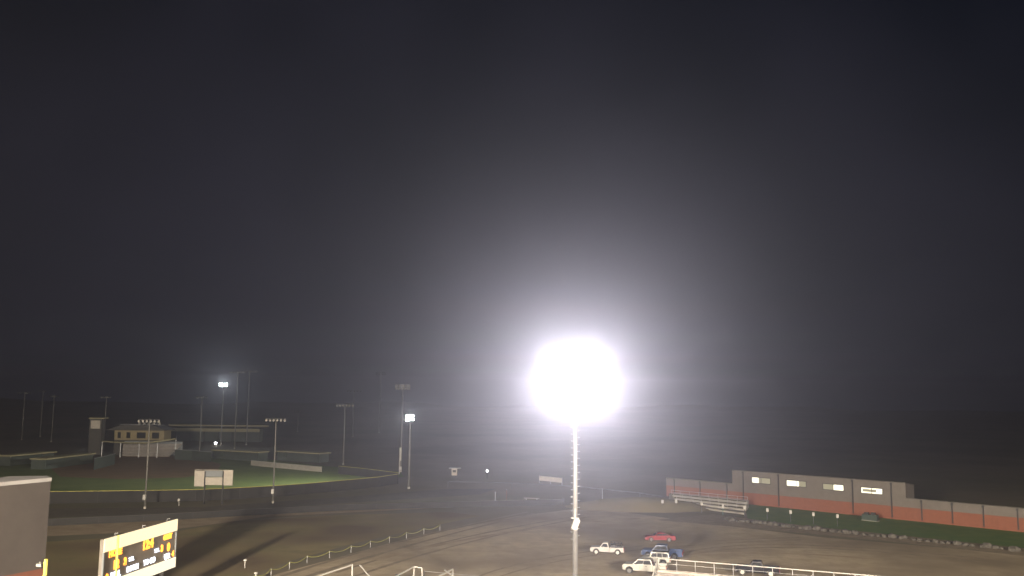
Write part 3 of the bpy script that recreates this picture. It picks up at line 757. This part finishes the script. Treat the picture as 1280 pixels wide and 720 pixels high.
    for s in (-1,1):
        yc=s*(Wd/2-.28)
        MB().box((-.01,yc-.2,hood-.42),(.1,yc+.2,hood-.2),bev=.02).build('headlight',M['headl'],t)
        yc=s*(Wd/2-.1)
        MB().box((L-.06,yc-.08,rearz-.5),(L+.015,yc+.08,rearz-.12)).build('taillight',M['taill'],t)
        MB().box((c0+.42,s*(Wd/2+.1)-.11,belt+.02),(c0+.55,s*(Wd/2+.1)+.11,belt+.24),bev=.02).build('mirror',M['black'],t)
        for f in (.5,):
            xd=c1+.25; MB().box((xd,s*Wd/2-.004,zb+.3),(xd+.015,s*Wd/2+.006,belt-.03)).build('door_seam',M['black'],t)
        MB().box((c1+1.0,s*(Wd/2+.012)-.015,belt-.2),(c1+1.22,s*(Wd/2+.012)+.015,belt-.15)).build('door_handle',M['black'],t)
    return t
def vloc(pxf,pyf,pxr,pyr):
    """front and rear ground px of the near wheels -> location of local origin (front centre) and heading"""
    a=at_z(pxf,pyf); b=at_z(pxr,pyr); d=b-a; d.z=0; return a,b,d
def put(t,pxf,pyf,pxr,pyr,wx,Wd):
    a=at_z(pxf,pyf); b=at_z(pxr,pyr); d=b-a; d.z=0; L=d.length; s=L/(wx[1]-wx[0]); th=math.atan2(d.y,d.x); d.normalize()
    nn=Vector((-d.y,d.x,0)); o=a-d*wx[0]*s+nn*(Wd/2-.1)*s
    t.location=(o.x,o.y,0); t.rotation_euler=(0,0,th); t.scale=(s,)*3; print('veh scale',round(s,2))
wx=(.95,4.25)
v=vehicle('parked_pickup','silver white single cab pickup with dark load in its bed, parked alone on the left',(0,0),0,M['csilver'],5.2,1.85,.42,1.12,1.10,wx,.40,(1.45,2.0,2.75,2.95),1.78,bed=True,wincols=((0,.95),),rimm=M['rimb'])
put(v,745.2,693,772,694,wx,1.85)
ld=MB(); ld.tube([(3.2,-.7,1.15),(3.2,-.7,1.75),(4.9,-.7,1.75),(4.9,-.7,1.15)],.05,6); ld.tube([(3.2,.7,1.15),(3.2,.7,1.75),(4.9,.7,1.75),(4.9,.7,1.15)],.05,6)
for k in range(4): ld.tube([(3.2+.56*k,-.7,1.75),(3.2+.56*k,.7,1.75)],.05,6)
ld.build('bed_rack',M['black'],v)
c=MB(); c.box((3.2,-.6,.8),(4.0,.6,1.5),bev=.05); c.box((4.1,-.5,.8),(4.8,.5,1.35),bev=.05); o=c.build('load',M['dark'],v)
wx=(.95,4.65)
v=vehicle('parked_pickup','white crew cab pickup parked at the left end of the bleachers',(0,0),0,M['cwhite'],5.8,2.0,.45,1.25,1.22,wx,.42,(1.35,2.05,3.75,4.0),1.93,bed=True)
put(v,786.8,717,822,719.5,wx,2.0)
wx=(.95,4.6)
v=vehicle('parked_pickup','blue crew cab pickup parked behind the white four wheel drive',(0,0),0,M['cblue'],5.7,1.98,.45,1.22,1.18,wx,.41,(1.5,2.1,3.5,3.75),1.88,bed=True)
put(v,810,698,843,700,wx,1.98)
wx=(.8,3.2)
v=vehicle('parked_car','small boxy white four wheel drive between the white and the blue pickups',(0,0),0,M['cwhite'],4.2,1.8,.5,1.15,1.12,wx,.40,(1.3,1.45,3.9,4.1),1.85,wincols=((0,.33),(.36,.64),(.67,1.)))
put(v,808,706,829,707.3,wx,1.8)
MB().box((1.5,-.78,1.853),(3.95,.78,1.90)).build('roof_top',M['black'],v)
wx=(.9,3.65)
v=vehicle('parked_car','red coupe parked at the back of the dirt lot',(0,0),0,M['cred'],4.6,1.82,.25,.86,.80,wx,.33,(1.35,2.05,2.95,3.95),1.32,trunk=.92)
put(v,814,677,836.5,677.3,wx,1.82)
wx=(.95,4.65)
v=vehicle('parked_pickup','black crew cab pickup with bright wheels seen through the bleacher railing',(0,0),0,M['cblack'],5.8,2.0,.45,1.22,1.2,wx,.42,(1.75,2.3,3.45,3.7),1.88,bed=True,rimm=M['rimb'])
put(v,928,719,963.5,721.5,wx,2.0)

# ------------------------------------------------------------------ haze
hz=MB(); hz.box((-890,-95,-1),(890,1490,47))
hm=bpy.data.materials.new("haze"); hm.use_nodes=True; nt=hm.node_tree; nt.nodes.clear()
out=nt.nodes.new("ShaderNodeOutputMaterial"); pv=nt.nodes.new("ShaderNodeVolumePrincipled")
pv.inputs["Color"].default_value=(.92,.90,.97,1); pv.inputs["Density"].default_value=.0006; pv.inputs["Anisotropy"].default_value=.83
nt.links.new(pv.outputs[0],out.inputs["Volume"])
tag(hz.build('haze',hm),kind='stuff')

# ------------------------------------------------------------------ world
w=bpy.data.worlds.new("World"); sc.world=w; w.use_nodes=True; nt=w.node_tree; bg=nt.nodes["Background"]
tc=nt.nodes.new("ShaderNodeTexCoord"); n=nt.nodes.new("ShaderNodeTexNoise"); n.inputs["Scale"].default_value=3.0; n.inputs["Detail"].default_value=3
nt.links.new(tc.outputs["Generated"],n.inputs["Vector"])
r=nt.nodes.new("ShaderNodeValToRGB"); r.color_ramp.elements[0].position=.35; r.color_ramp.elements[1].position=.72
r.color_ramp.elements[0].color=(.0008,.0022,.0060,1); r.color_ramp.elements[1].color=(.0085,.0090,.0165,1)
nt.links.new(n.outputs["Fac"],r.inputs["Fac"]); nt.links.new(r.outputs["Color"],bg.inputs["Color"]); bg.inputs["Strength"].default_value=1.0

# ------------------------------------------------------------------ render settings
sc.view_settings.view_transform='Standard'; sc.view_settings.look='None'; sc.view_settings.gamma=1; sc.view_settings.use_curve_mapping=False
sc.view_settings.exposure=0
sc.cycles.use_denoising=True
try: sc.cycles.denoiser='OPENIMAGEDENOISE'
except Exception: pass
sc.cycles.max_bounces=4; sc.cycles.diffuse_bounces=2; sc.cycles.volume_bounces=0; sc.cycles.glossy_bounces=2; sc.cycles.transparent_max_bounces=4
sc.cycles.sample_clamp_indirect=4; sc.cycles.use_light_tree=False
